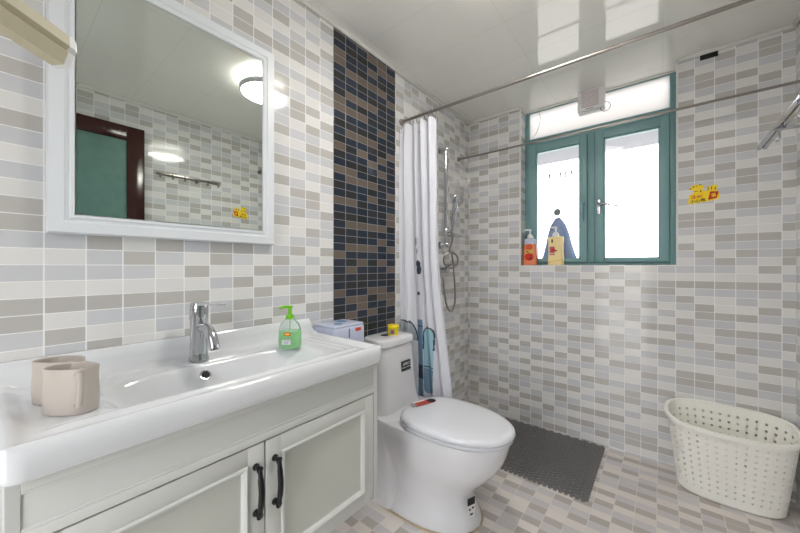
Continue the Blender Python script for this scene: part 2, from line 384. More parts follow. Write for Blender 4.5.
# ---------------------------------------------------------------- mirror
MY0, MY1, MZ0, MZ1 = .087, .714, 1.243, 2.013
mi = thing('wall_mirror', (XL, .4, MZ0), 'rectangular wall mirror in a moulded white frame above the basin', 'mirror')
prof = [(0, .0), (0, .024), (.004, .030), (.030, .032), (.034, .028), (.040, .028), (.044, .033), (.050, .031), (.056, .018), (.056, 0)]
b = B(); rs = []
for (cy, cz, sy, sz) in ((MY0, MZ0, 1, 1), (MY1, MZ0, -1, 1), (MY1, MZ1, -1, -1), (MY0, MZ1, 1, -1)):
    rs.append([(XL + .001 + h, cy + sy * d, cz + sz * d) for d, h in prof])
V = rings(b, rs, False, False, closed=False)
for i in range(len(prof) - 1): b.faces.new((V[-1][i], V[-1][i + 1], V[0][i + 1], V[0][i]))
bmesh.ops.recalc_face_normals(b, faces=b.faces[:])
link('mirror_frame', b, M['frame'], mi, smooth=True)
link('mirror_glass', bx(XL + .004, XL + .030, MY0 + .054, MY1 - .054, MZ0 + .054, MZ1 - .054), M['mirror'], mi)

# ---------------------------------------------------------------- basin top
def top_z(x, y):
    X0, X1, Y0_, Y1_ = XL, -.81, 0.0, .915
    d = min(X1 - x, y - Y0_, Y1_ - y); df = X1 - x; ds = min(y - Y0_, Y1_ - y)
    z = .851
    z += .012 * (1 - sm(.016, .045, d)) - .012 * (1 - sm(0, .012, d)) ** 2
    z += .005 * math.exp(-((df - .078) / .010) ** 2) * sm(.04, .1, ds)
    z += .003 * math.exp(-((Y1_ - y - .075) / .010) ** 2) * sm(.05, .1, df)
    z += .0035 * math.exp(-((Y1_ - y - .105) / .008) ** 2) * sm(.05, .1, df)
    q = (abs((x + 1.003) / .118) ** 4 + abs((y - .445) / .305) ** 4) ** .25
    z -= .105 * (1 - sm(.55, 1.0, q)) ** .9
    bs = (1 - sm(.020, .030, x - X0))
    endf = sm(0.0, .03, Y1_ - y) * sm(-.001, .004, y - Y0_)
    z = z * (1 - bs) + bs * (.866 + (.924 - .866) * max(endf, 0))
    # rounded rise of the back shelf into the splashback
    z += .008 * (1 - sm(.03, .06, x - X0)) * (1 - bs)
    return z
bt = B(); NX, NY = 110, 190; X0, X1, Yb0, Yb1 = XL + .001, -.81, 0.0, .915; R = .032
G = []
for i in range(NX + 1):
    t = i / NX; x = X0 + (X1 - X0) * t
    d = X1 - x; ins = R - math.sqrt(max(0, R * R - max(0, R - d) ** 2))
    row = []
    for j in range(NY + 1):
        s = j / NY; y = Yb0 + ins + (Yb1 - Yb0 - 2 * ins) * s
        yy = Yb0 + (Yb1 - Yb0) * s
        row.append(bt.verts.new((x, y, top_z(x, max(yy, 0) if ins < .001 else y))))
    G.append(row)
for i in range(NX):
    for j in range(NY): bt.faces.new((G[i][j], G[i + 1][j], G[i + 1][j + 1], G[i][j + 1]))
loop = [G[i][0] for i in range(NX + 1)] + [G[NX][j] for j in range(1, NY + 1)] + [G[i][NY] for i in range(NX - 1, -1, -1)] + [G[0][j] for j in range(NY - 1, 0, -1)]
prev = loop
cen = Vector((-1.03, .45, 0))
for zz, off in ((.838, .002), (.815, .002), (.805, 0.0), (.80, -.006), (.80, -.03)):
    cur = []
    for v in loop:
        p = v.co.copy()
        nx = 1 if p.x > X1 - .02 else 0
        dy = -1 if p.y < Yb0 + .03 and p.x < X1 - 1e-4 else (1 if p.y > Yb1 - .03 and p.x < X1 - 1e-4 else 0)
        k = Vector((0, 0, 0))
        k.x = sm(X1 - R, X1, p.x); k.y = (sm(Yb1 - R, Yb1, p.y) - (1 - sm(Yb0, Yb0 + R, p.y)))
        cur.append(bt.verts.new((p.x + k.x * off, p.y + k.y * off, min(zz, p.z))))
    for i in range(len(loop)):
        j = (i + 1) % len(loop); bt.faces.new((prev[i], cur[i], cur[j], prev[j]))
    prev = cur
bmesh.ops.recalc_face_normals(bt, faces=bt.faces[:])
bas = thing('washbasin', (-1.03, .45, .80), 'long white ceramic washbasin top with raised splashback on the cabinet', 'washbasin')
link('basin_body', bt, M['ceramic'], bas, smooth='all')
b = B(); lathe(b, (0, 0, 0), [(.010, -.002), (.0155, 0), (.0165, .002), (.0150, .0035), (.0105, .003), (.0100, -.004)], 24)
oz = .825
b.transform(Matrix.Translation((-1.086, .407, oz)) @ Matrix.Rotation(math.radians(52), 4, 'Y'))
ov = link('overflow_ring', b, M['chrome'], bas, smooth=True)
b = B(); lathe(b, (0, 0, 0), [(.0, .001), (.0115, .001), (.0115, .0036), (0, .0038)], 20)
b.transform(Matrix.Translation((-1.086, .407, oz)) @ Matrix.Rotation(math.radians(52), 4, 'Y'))
link('overflow_hole', b, M['hole'], bas)
b = B(); lathe(b, (-1.0, .445, .7475), [(.0, 0), (.03, 0), (.03, .003), (.026, .005), (0, .006)], 28); link('drain', b, M['chrome'], bas, smooth=True)

# ---------------------------------------------------------------- vanity cabinet
va = thing('vanity_cabinet', (-1.04, .455, .295), 'white painted wall hung vanity cabinet with two panelled doors', 'cabinet')
XF = -.83
b = B()
box(b, XL + .002, XF, .012, .030, .295, .80, bev=.001); box(b, XL + .002, XF, .882, .900, .295, .80, bev=.001)
box(b, XL + .002, XF - .02, .030, .882, .295, .313); box(b, XL + .002, XL + .012, .030, .882, .313, .80)
box(b, XF - .035, XF - .020, .030, .882, .313, .70)
link('cabinet_body', b, M['cabinet'], va)
b = B(); box(b, XF - .02, XF - .002, .030, .882, .692, .80, bev=.001)
# moulded edge of the fascia
for (za, zb, e) in ((.692, .712, .004), (.712, .718, .002), (.776, .782, .002), (.782, .80, .004)): box(b, XF - .02, XF - .002 + e, .030, .882, za, zb, bev=.0015)
link('fascia', b, M['cabinet'], va, smooth=True)
def door(y0, y1, hy):
    z0, z1 = .303, .688
    b = B(); x = XF; w = .045
    box(b, x - .018, x, y0, y0 + w, z0, z1, bev=.0015); box(b, x - .018, x, y1 - w, y1, z0, z1, bev=.0015)
    box(b, x - .018, x, y0 + w - .001, y1 - w + .001, z0, z0 + w, bev=.0015); box(b, x - .018, x, y0 + w - .001, y1 - w + .001, z1 - w, z1, bev=.0015)
    f = link('door', b, M['cabinet'], va, smooth=True)
    # moulding
    pr = [(0, -.004), (0, .003), (.004, .0055), (.008, .003), (.012, .0), (.014, -.006), (.018, -.008)]
    b = B(); rs = []
    for (cy, cz, sy, sz) in ((y0 + w, z0 + w, 1, 1), (y1 - w, z0 + w, -1, 1), (y1 - w, z1 - w, -1, -1), (y0 + w, z1 - w, 1, -1)):
        rs.append([(x + h, cy + sy * d, cz + sz * d) for d, h in pr])
    V = rings(b, rs, False, False, closed=False)
    for i in range(len(pr) - 1): b.faces.new((V[-1][i], V[-1][i + 1], V[0][i + 1], V[0][i]))
    bmesh.ops.recalc_face_normals(b, faces=b.faces[:])
    link('moulding', b, M['cabinet'], f, smooth=True)
    link('door_panel', bx(x - .016, x - .0075, y0 + w, y1 - w, z0 + w, z1 - w), M['panel'], f)
    b = B(); zt, zb = .632, .512; zm = (zt + zb) / 2
    for zz in (zt, zb):
        lathe(b, (x, hy, zz), [(.009, 0), (.009, .003), (.006, .006), (.006, .018), (.009, .022), (.0, .024)], 16, axis='x')
    tube(b, bez([(x + .018, hy, zt + .006), (x + .024, hy, zt - .012), (x + .030, hy, zm), (x + .024, hy, zb + .012), (x + .018, hy, zb - .006)], 6), [.0045] * 4 + [.006] * 4 + [.0075] * 9 + [.006] * 4 + [.0045] * 4, 10)
    link('handle', b, M['black'], f, smooth=True)
door(.034, .456, .432); door(.460, .879, .486)

# ---------------------------------------------------------------- faucet
fx, fy, fz = -1.172, .42, .8535
fa = thing('basin_faucet', (fx, fy, fz), 'single lever chrome faucet at the back of the basin', 'faucet')
b = B(); lathe(b, (fx, fy, 0), [(.029, fz), (.029, fz + .006), (.0265, fz + .012), (.0255, fz + .03), (.0250, fz + .13), (.0265, fz + .135), (.0265, fz + .165)], 32)
link('faucet_body', b, M['chrome'], fa, smooth=True)
b = B(); tube(b, bez([(fx + .015, fy, fz + .105), (fx + .055, fy, fz + .110), (fx + .09, fy, fz + .098), (fx + .113, fy, fz + .066), (fx + .118, fy, fz + .055)], 6), .0150, 18)
link('spout', b, M['chrome'], fa, smooth=True)
b = B(); lathe(b, (0, 0, 0), [(0, 0), (.011, 0), (.011, .002), (0, .002)], 16); b.transform(Matrix.Translation((fx + .1185, fy, fz + .0535)) @ Matrix.Rotation(math.radians(165), 4, 'Y')); link('aerator', b, M['hole'], fa)
b = B(); lathe(b, (fx, fy, 0), [(.0265, fz + .166), (.0265, fz + .176), (.022, fz + .186), (0, fz + .188)], 32)
P = [(fx + .01, fy, fz + .182), (fx + .06, fy + .012, fz + .184), (fx + .105, fy + .026, fz + .184)]
for p, q in zip(P[:-1], P[1:]): pass
rs = []
for (p, w, h) in ((P[0], .017, .005), (P[1], .012, .003), (P[2], .011, .002)):
    rs.append([(p[0], p[1] - w, p[2] - h), (p[0], p[1] + w, p[2] - h), (p[0], p[1] + w, p[2] + h), (p[0], p[1] - w, p[2] + h)])
rings(b, rs); bmesh.ops.recalc_face_normals(b, faces=b.faces[:])
link('lever', b, M['chrome'], fa, smooth=True)

# ---------------------------------------------------------------- mugs
def mug(cx, cy, rot, label, hang):
    z0 = .852
    t = thing('mug', (cx, cy, z0), label, 'mug', 'beige mugs on the basin')
    W, D, H = .049, .031, .094
    def ring(k, z, n=40):
        out = []
        for i in range(n):
            a = 2 * PI * i / n; c, s = math.cos(a), math.sin(a)
            px = W * k * math.copysign(abs(c) ** .8, c); py = D * k * math.copysign(abs(s) ** .8, s)
            if k <= 0: px = py = 0
            out.append((cx + px * math.cos(rot) - py * math.sin(rot), cy + px * math.sin(rot) + py * math.cos(rot), z))
        return out
    b = B(); lip = -.004
    rings(b, [ring(.92, z0), ring(.98, z0 + .003), ring(1.0, z0 + .03), ring(.97, z0 + H * .7), ring(.98, z0 + H - .002), ring(.96, z0 + H), ring(.91, z0 + H - .002), ring(.89, z0 + .05), ring(.86, z0 + .006)])
    link('mug_body', b, M['mug'], t, smooth=True)
    ca, sa = math.cos(hang), math.sin(hang)
    def hp(r, z): return (cx + r * ca, cy + r * sa, z0 + z)
    r0 = hang_r
    b = B(); tube(b, bez([hp(r0 - .004, .082), hp(r0 + .012, .084), hp(r0 + .024, .076), hp(r0 + .026, .05), hp(r0 + .018, .026), hp(r0 - .003, .020)], 5), .0052, 10)
    link('mug_handle', b, M['mug'], t, smooth=True)
hang_r = .040
mug(-.975, .106, PI * .5 + .675 - PI / 2, 'beige oval mug nearest the basin edge, handle towards the cabinet front', .08)
hang_r = .050
mug(-1.07, .096, PI * .5 + .675 - PI / 2, 'beige oval mug half hidden behind the other, next to the splashback', .68)

# ---------------------------------------------------------------- hand soap bottle
hs = thing('hand_soap_bottle', (-1.09, .70, .852), 'clear pump bottle of green hand soap on the basin', 'soap bottle')
hx, hy_, hz = -1.09, .70, .8525
def oval(bm, c, prof, sx, sy, rot, n=32):
    b2 = B(); lathe(b2, (0, 0, 0), prof, n, sx=sx, sy=sy); b2.transform(Matrix.Translation(c) @ Matrix.Rotation(rot, 4, 'Z'))
    me = bpy.data.meshes.new('tmp'); b2.to_mesh(me); b2.free(); bm.from_mesh(me); bpy.data.meshes.remove(me); return bm
b = oval(B(), (hx, hy_, hz), [(.032, 0), (.038, .003), (.0395, .02), (.038, .068), (.030, .092), (.016, .106), (.014, .112)], 1.09, .74, .65)
link('bottle', b, M['clear'], hs, smooth=True)
b = oval(B(), (hx, hy_, hz + .001), [(.030, 0), (.0362, .003), (.0378, .02), (.0368, .060), (.036, .062)], 1.09, .74, .65)
link('green_soap', b, M['greensoap'], hs, smooth=True)
b = B(); lathe(b, (hx, hy_, hz), [(.015, .108), (.015, .122), (.007, .124), (.006, .146), (.010, .148), (.010, .156), (.0, .157)], 20)
tube(b, [(hx, hy_, hz + .152), (hx - .01, hy_ - .018, hz + .153), (hx - .018, hy_ - .034, hz + .147)], [.006, .005, .004], 8)
tube(b, [(hx, hy_, hz + .11), (hx, hy_, hz + .02)], .002, 6)
link('pump', b, M['greenpump'], hs, smooth=True)
fr = Vector((.845, -.535, 0)); rt = Vector((.535, .845, 0)); rt = Vector((math.cos(.6757), math.sin(.6757), 0)); fr = Vector((math.sin(.6757), -math.cos(.6757), 0))
def disc(c, r, u, w, h, n=20, th=.0006):
    nrm = Vector(r).cross(Vector(u)).normalized(); pts = [Vector(c) + Vector(r) * w * math.cos(2 * PI * k / n) + Vector(u) * h * math.sin(2 * PI * k / n) for k in range(n)]
    return prism(B(), pts, nrm * 0, nrm * th)
def quad(c, r, u, w, h, th=.0006):
    r = Vector(r).normalized(); u = Vector(u).normalized(); nrm = r.cross(u); c = Vector(c)
    return prism(B(), [c - r * w - u * h, c + r * w - u * h, c + r * w + u * h, c - r * w + u * h], nrm * 0, nrm * th)
UP = (0, 0, 1)
fc = Vector((hx, hy_, hz)) + fr * .0296
link('label', disc(fc + Vector((0, 0, .055)), rt, UP, .014, .007), M['red'], hs)
link('label_badge', disc(fc + fr * .0007 + Vector((0, 0, .055)), rt, UP, .010, .0035), M['yellow'], hs)
link('label', quad(fc + Vector((0, 0, .026)) - rt * .004, rt, UP, .016, .009), M['white_ink'], hs)
for k in range(3): link('label_line', quad(fc + fr * .0008 + Vector((0, 0, .031 - .005 * k)) - rt * .004, rt, UP, .011 - .002 * k, .0009), M['bluegrey'], hs)

# ---------------------------------------------------------------- wall tissue holder
tx0, tx1, ty0, ty1, tz0, tz1 = XL + .001, -1.098, .920, 1.105, .765, .885
ts = thing('tissue_holder', (-1.17, 1.01, tz0), 'lilac white plastic tissue holder on the wall between basin and toilet', 'tissue holder')
b = B(); box(b, tx0, tx1, ty0, ty1, tz0, tz1, bev=.012, seg=4); link('holder_body', b, M['lilac'], ts, smooth=True)
b = B(); box(b, tx0 + .004, tx1 - .004, ty0 + .004, ty1 - .004, tz1 - .002, tz1 + .010, bev=.005, seg=3); link('holder_lid', b, M['lilac'], ts, smooth=True)
for (px, py, w, d) in ((-1.15, .985, .022, .020), (-1.19, 1.04, .028, .022)):
    link('lid_print', disc((px, py, tz1 + .0102), (1, 0, 0), (0, 1, 0), w, d), M['bluewrap'], ts)
link('front_slot', bx(tx1 - .001, tx1 + .001, 1.003, 1.007, tz1 - .05, tz1 - .008), M['black_ink'], ts)
link('sticker', quad((tx1 + .0005, 1.060, tz1 - .018), (0, 1, 0), UP, .017, .008), M['orange_l'], ts)
link('sticker_print', quad((tx1 + .0012, 1.060, tz1 - .018), (0, 1, 0), UP, .013, .003), M['red'], ts)

# ---------------------------------------------------------------- toilet
TC = 1.355
def sec(z, xb, xm, xf, hw, n=48, nb=5.0, nf=2.15, hwf=None):
    out = []
    for k in range(n):
        a = 2 * PI * (k + .5) / n; c, s = math.cos(a), math.sin(a); e = nf if c > 0 else nb
        xx = abs(c) ** (2 / e); yy = math.copysign(abs(s) ** (2 / e), s)
        out.append((xm + (xf - xm) * xx if c > 0 else xm - (xm - xb) * xx, TC + hw * yy, z))
    return out
to = thing('toilet', (-.86, TC, 0), 'white one piece ceramic toilet with closed lid', 'toilet')
b = B()
XBk = XL + .006
S = [(0, -.93, -.636, .176), (.02, -.93, -.638, .174), (.07, -.93, -.660, .160), (.12, -.92, -.670, .149), (.16, -.90, -.652, .148), (.20, -.87, -.617, .156), (.24, -.84, -.578, .170), (.28, -.81, -.547, .181), (.32, -.79, -.525, .186), (.36, -.77, -.512, .188), (.395, -.76, -.505, .188), (.408, -.76, -.508, .184), (.410, -.76, -.52, .172)]
rings(b, [sec(z, XBk, xm, xf, hw) for z, xm, xf, hw in S])
# straight skirt behind the bowl
def rr(z, x0, x1, hw, r, n=8):
    out = []
    for (cx, cy, a0) in ((x1 - r, TC + hw - r, 0), (x0 + r, TC + hw - r, PI / 2), (x0 + r, TC - hw + r, PI), (x1 - r, TC - hw + r, 1.5 * PI)):
        for k in range(n): a = a0 + PI / 2 * k / (n - 1); out.append((cx + r * math.cos(a), cy + r * math.sin(a), z))
    return out
rings(b, [rr(0, XBk, -.98, .183, .05), rr(.30, XBk, -.985, .184, .05), rr(.395, XBk, -.99, .186, .05), rr(.412, XBk, -1.0, .183, .05), rr(.416, XBk, -1.01, .176, .05)])
bmesh.ops.recalc_face_normals(b, faces=b.faces[:])
link('toilet_base', b, M['toilet'], to, smooth=True)
b = B()
rings(b, [rr(.405, XBk, -1.035, .170, .05), rr(.418, XBk, -1.055, .160, .05), rr(.45, XBk, -1.064, .156, .05), (rr(.55, XBk, -1.074, .148, .05)), rr(.737, XBk, -1.088, .138, .05)])
bmesh.ops.recalc_face_normals(b, faces=b.faces[:])
link('tank', b, M['toilet'], to, smooth=True)
b = B()
rings(b, [rr(.739, XBk, -1.086, .138, .05), rr(.743, XBk, -1.080, .143, .05), rr(.770, XBk, -1.080, .143, .05), rr(.777, XBk, -1.084, .140, .05), rr(.782, XBk, -1.094, .128, .045), rr(.784, XBk + .01, -1.125, .105, .04)])
bmesh.ops.recalc_face_normals(b, faces=b.faces[:])
tl = link('tank_lid', b, M['toilet'], to, smooth=True)
b = B(); lathe(b, (-1.165, TC - .03, .7835), [(.024, 0), (.024, .003), (.020, .004), (0, .004)], 24); link('flush_button', b, M['chrome'], to, smooth=True)
def egg(z, k, xb=-1.005, xf=-.485, hw=.190): return sec(z, -.78 - (-.78 - xb) * k, -.78, -.78 + (xf + .78) * k, hw * k, n=64, nb=2.9, nf=2.1)
b = B(); rings(b, [egg(.410, .90), egg(.411, .965), egg(.416, .985), egg(.424, .985), egg(.427, .965)]); bmesh.ops.recalc_face_normals(b, faces=b.faces[:]); link('seat_ring', b, M['lid'], to, smooth=True)
b = B(); rings(b, [egg(.429, .97), egg(.430, 1.0), egg(.438, 1.012), egg(.449, 1.0), egg(.456, .965), egg(.460, .90), egg(.463, .75), egg(.465, .5), egg(.466, .2), egg(.466, .02)]); bmesh.ops.recalc_face_normals(b, faces=b.faces[:]); link('seat_lid', b, M['lid'], to, smooth='all')
# stickers: lid sticker lies on the rear of the lid
def on_lid(x, y):
    return .4665
ps = thing  # keep name short
lu = Vector((math.cos(1.25), math.sin(1.25), 0)); lr = Vector((math.sin(1.25), -math.cos(1.25), 0))
lc = Vector((-.945, TC + .012, .4652))
def lidq(c, r, u, w, h, m, name='lid_sticker'):
    return link(name, quad(c, r, u, w, h, .0012), m, to)
lidq(lc, lr, lu, .022, .058, M['dullred']); 
link('lid_sticker', disc(lc + lu * .052 + Vector((0, 0, .0004)), lr, lu, .022, .024, th=.0012), M['black_ink'], to)
lidq(lc - lu * .058 + Vector((0, 0, .0004)), lr, lu, .017, .014, M['grey'])
lidq(lc - lu * .012 - lr * .024 + Vector((0, 0, .0003)), lr, lu, .006, .035, M['white_ink'])
# tank label on the front face
q = quad((-1.0775, TC + .040, .625), (0, 1, 0), (-.075, 0, 1), .040, .026, .0012)
link('tank_label', q, M['label_green'], to)
text('tank_label_text', 'ARRO', .021, M['white_ink'], to, (-1.0768, TC + .042, .634), (0, 1, 0), (-.075, 0, 1), off=.0004)
link('tank_label_line', quad((-1.0750, TC + .040, .616), (0, 1, 0), (-.075, 0, 1), .038, .0012, .0006), M['white_ink'], to)
# foot label on the front of the base
n_ = Vector((.93, -.37, 0)).normalized(); r_ = Vector((.37, .93, 0)).normalized()
fcn = Vector((-.659, 1.322, 0))
link('foot_label', quad(fcn + n_ * .002 + Vector((0, 0, .122)), r_, (0, 0, 1), .021, .016, .0012), M['black_ink'], to)
link('foot_label', quad(fcn + n_ * .002 + Vector((0, 0, .076)), r_, (0, 0, 1), .021, .030, .0012), M['white_ink'], to)
for dx, dz, w in ((-.009, .088, .005), (.009, .092, .005), (0, .066, .008)):
    link('foot_label_mark', quad(fcn + n_ * .0035 + r_ * dx + Vector((0, 0, dz)), r_, (0, 0, 1), w, .004, .0006), M['black_ink'], to)
b = B(); ring = [Vector(p) for p in sec(.002, XBk, -.93, -.633, .180)]
tube(b, [p + Vector((0, 0, .001)) for p in ring if p.x > -1.2], .0045, 6)
link('sealant_bead', b, M['silicone'], to, smooth=True)
# small yellow tub
tb = thing('yellow_tub', (-1.15, 1.375, .784), 'small yellow tub with a dark label standing on the toilet tank', 'tub')
c = (-1.15, 1.375, .7845)
b = B(); lathe(b, c, [(.026, 0), (.028, .002), (.030, .036), (.030, .038)], 28); link('tub_body', b, M['tub'], tb, smooth=True)
b = B(); lathe(b, c, [(.031, .038), (.0325, .040), (.0325, .050), (.030, .053), (0, .053)], 28); link('tub_lid', b, M['tub'], tb, smooth=True)
link('tub_label', quad(Vector(c) + fr * .0285 + Vector((0, 0, .020)) - rt * .004, rt, UP, .012, .013, .001), M['grey'], tb)
link('tub_label_mark', quad(Vector(c) + fr * .0298 + Vector((0, 0, .024)) - rt * .004, rt, UP, .007, .004, .0006), M['red'], tb)
link('tub_label_mark', quad(Vector(c) + fr * .0298 + Vector((0, 0, .014)) - rt * .004, rt, UP, .008, .003, .0006), M['black_ink'], tb)

# ---------------------------------------------------------------- rods and curtain
RY, RZ = 1.57, 2.040
def rod(y, z, r, label):
    t = thing('curtain_rod', (XL, y, z), label, 'rod')
    b = B(); tube(b, [(XL + .004, y, z), (XR - .004, y, z)], r, 16); link('rod', b, M['steel'], t, smooth=True)
    for x, s in ((XL + .0005, 1), (XR - .0005, -1)):
        b = B(); lathe(b, (x, y, z), [(.019, 0), (.019, s * .006), (.013, s * .012), (.013, s * .022)], 20, axis='x'); bmesh.ops.recalc_face_normals(b, faces=b.faces[:]); link('rod_mount', b, M['steel'], t, smooth=True)
rod(RY, RZ, .0078, 'steel shower rod nearest the camera that carries the white curtain')
rod(2.29, 1.995, .0068, 'empty steel rod crossing in front of the window')
cu = thing('shower_curtain', (-1.11, RY, .20), 'white shower curtain bunched by the wall with pale blue print', 'curtain')
NS, NZ = 300, 260; ZT, ZB_ = 2.005, .215
def cpt(s, z):
    t = (ZT - z) / (ZT - ZB_); w = sm(.0, 1.0, t)
    xa = -1.238; xb = -.995 + .005 * math.sin(6 * t) + .105 * sm(.35, 1.0, t)
    ph = 2 * PI * s
    q = s + .035 * math.sin(ph * 1.0 + 2.0) + .02 * math.sin(1.3 * t * 3)
    x = xa + (xb - xa) * s + .010 * math.sin(2 * PI * q * 8.4 + 1)
    amp = (.020 + .010 * math.sin(ph * 1.5 + 1)) * (1 - .35 * w)
    y = RY + .030 * w - .058 * (1 - sm(0, .14, s)) + amp * math.sin(2 * PI * q * 4.2 + .5 * math.sin(2.2 * t)) + .006 * math.sin(2 * PI * q * 9 + 5 * t) * (1 - w * .5)
    zz = z
    if t < .03: zz = z + .012 * math.cos(ph * 9) * (1 - t / .03) - .006
    return (max(x, XL + .006), y, zz)
b = B(); G = [[b.verts.new(cpt(i / NS, ZT - (ZT - ZB_) * j / NZ)) for j in range(NZ + 1)] for i in range(NS + 1)]
def pat(p):
    # print judged on the cloth by its place across and down; p in metres
    x, y, z = p; t = None
    X = x + .042; z = z + .028
    def rrect(x0, x1, z0, z1, r):
        dx = max(x0 + r - X, X - (x1 - r), 0); dz = max(z0 + r - z, z - (z1 - r), 0); return math.hypot(dx, dz) - r
    d = rrect(-1.055, -.985, .44, .83, .04)
    if X > -1.06 and abs(d) < .004 and z > .70: return 2
    if d < 0:
        if abs(z - .60) < .004: return 2
        return 1 if z > .585 else 3
    if -1.10 < X < -1.06 and z < .87:
        if abs(z - .83) < .004: return 2
        return 3 if z < .52 or z > .60 else 2
    d2 = math.hypot((X + 1.19) / 1.0, (z - .75) / 1.3)
    if abs(d2 - .085) < .004 and z > .74: return 2
    if d2 < .085 and z > .74: return 4
    for (cx, cz, w, h) in ((-1.102, 1.335, .009, .030), (-1.098, 1.275, .006, .020), (-1.090, 1.20, .018, .018), (-1.083, 1.165, .016, .03), (-1.088, 1.025, .01, .012)):
        if ((X - cx) / w) ** 2 + ((z - cz) / h) ** 2 < 1: return 2
    return 0
for i in range(NS):
    for j in range(NZ):
        f = b.faces.new((G[i][j], G[i + 1][j], G[i + 1][j + 1], G[i][j + 1]))
        f.material_index = pat(f.calc_center_median())
bmesh.ops.recalc_face_normals(b, faces=b.faces[:])
o = link('curtain_cloth', b, None, cu, smooth='all', mats=[M['curtain'], M['pale'], M['navy'], M['bluegrey'], M['greyp']])
for k in range(9):
    x = -1.225 + k * .027
    b = B(); P = [(x + .004 * math.sin(2 * PI * q / 16), RY + .017 * math.cos(2 * PI * q / 16), RZ - .012 + .024 * math.sin(2 * PI * q / 16)) for q in range(16)]
    tube(b, P, .0016, 6, closed=True); link('curtain_ring', b, M['steel'], cu, smooth=True)

# ---------------------------------------------------------------- shower set
sb = thing('shower_bar', (-1.19, 2.01, 1.45), 'vertical chrome shower slide bar on the left wall', 'shower bar')
bxx, byy = -1.195, 2.01
b = B(); tube(b, [(bxx, byy, 1.30), (bxx, byy, 1.995)], .012, 16); link('bar', b, M['chrome'], sb, smooth=True)
for zz in (1.985, 1.31):
    b = B(); tube(b, [(XL + .001, byy, zz), (bxx + .014, byy, zz)], .0135, 16); lathe(b, (XL + .001, byy, zz), [(.024, 0), (.024, .006), (.015, .012)], 20, axis='x'); lathe(b, (bxx + .014, byy, zz), [(.0155, -.012), (.0175, 0), (.012, .008), (0, .010)], 20, axis='x')
    link('bar_bracket', b, M['chrome'], sb, smooth=True)
b = B(); lathe(b, (bxx, byy, 1.37), [(.020, 0), (.022, .01), (.022, .05), (.018, .056)], 20); tube(b, [(bxx, byy, 1.40), (bxx + .05, byy, 1.405)], .013, 12); link('slider', b, M['chrome'], sb, smooth=True)
b = B(); lathe(b, (bxx + .03, byy + .09, 1.372), [(.03, -.008), (.056, 0), (.058, .004), (.054, .004), (.03, -.003), (0, -.003)], 28, sx=1.0, sy=1.3); link('soap_dish', b, M['chrome'], sb, smooth=True)
h = thing('hand_shower', (bxx + .05, byy, 1.40), 'chrome hand shower with hose hanging on the slide bar', 'hand shower')
A0, A1 = Vector((bxx + .05, byy - .0, 1.385)), Vector((bxx + .060, byy + .030, 1.60))
b = B(); tube(b, bez([A0, A0.lerp(A1, .3), A0.lerp(A1, .7), A1], 5), [.012] * 6 + [.015] * 5 + [.019] * 5, 14); link('shower_handle', b, M['chrome'], h, smooth=True)
b = B(); lathe(b, (0, 0, 0), [(0, -.014), (.028, -.012), (.040, 0), (.041, .010), (.036, .013), (0, .013)], 28)
b.transform(Matrix.Translation(A1 + Vector((.008, .008, .02))) @ Matrix.Rotation(-.75, 4, 'Z') @ Matrix.Rotation(math.radians(105), 4, 'Y')); link('shower_head', b, M['chrome'], h, smooth=True)
cz = 1.20
P = [A0, (bxx + .05, byy, 1.33), (bxx + .03, byy - .005, 1.27)] + [(bxx + .04 + .045 * math.sin(a) * .75, byy + .045 * math.sin(a) * .9, cz + .055 * math.cos(a)) for a in [k * PI / 5 for k in range(0, 11)]] + [(bxx + .045, byy + .01, 1.22), (bxx + .055, byy + .02, 1.10), (bxx + .06, byy + .025, .92), (bxx + .045, byy + .0, .84), (bxx + .02, byy - .03, .90), (bxx + .0, byy - .04, 1.08)]
b = B(); tube(b, bez(P, 5), .0065, 8); link('shower_hose', b, M['steel'], h, smooth=True)
mxr = thing('shower_mixer', (XL, 1.97, 1.1), 'chrome shower mixer on the left wall, half hidden by the curtain', 'mixer tap')
b = B(); tube(b, [(-1.195, 1.86, 1.13), (-1.195, 2.03, 1.13)], .021, 18)
for y in (1.885, 2.005): lathe(b, (XL + .001, y, 1.13), [(.03, 0), (.03, .006), (.014, .014), (.014, .05)], 20, axis='x')
link('mixer_body', b, M['chrome'], mxr, smooth=True)
b = B(); tube(b, bez([(-1.17, 1.95, 1.14), (-1.14, 1.95, 1.165), (-1.09, 1.95, 1.17)], 4), [.012] * 5 + [.007] * 4, 12); link('mixer_lever', b, M['chrome'], mxr, smooth=True)

# ---------------------------------------------------------------- shower mat (wavy ribbons joined in a lattice)
mt0, mt1, my0, my1 = -.96, -.292, 1.822, 2.442
b = B(); NR = 26; pitch = (mt1 - mt0) / NR; seg = 14 * 8
def ribbon(xc, ph):
    w = pitch * .14; rs = []
    for k in range(seg + 1):
        y = my0 + (my1 - my0) * k / seg
        # meander with flat tops
        s = math.sin(k * 2 * PI / 5.0 + ph); off = pitch * .36 * max(-1, min(1, s * 1.6))
        x = xc + off
        rs.append([(x - w, y, .001), (x + w, y, .001), (x + w, y, .012), (x - w, y, .012)])
    rings(b, rs)
for i in range(NR):
    ribbon(mt0 + pitch * (i + .5), 0 if i % 2 else PI)
for k in range(15):
    y = my0 + .012 + (my1 - my0 - .024) * k / 14
    box(b, mt0 + .004, mt1 - .004, y - .003, y + .003, .001, .006)
for k in range(26):
    x = mt0 + pitch * (k + .5); box(b, x - pitch * .3, x + pitch * .3, my0 - .008, my0 + .006, .001, .010)
for k in range(22):
    y = my0 + .014 + k * .028; box(b, mt1 - .006, mt1 + .009, y - .006, y + .006, .001, .011)
bmesh.ops.recalc_face_normals(b, faces=b.faces[:])
tag(link('shower_mat', b, M['mat'], None), 'dark grey openwork rubber mat on the floor below the window', 'mat')

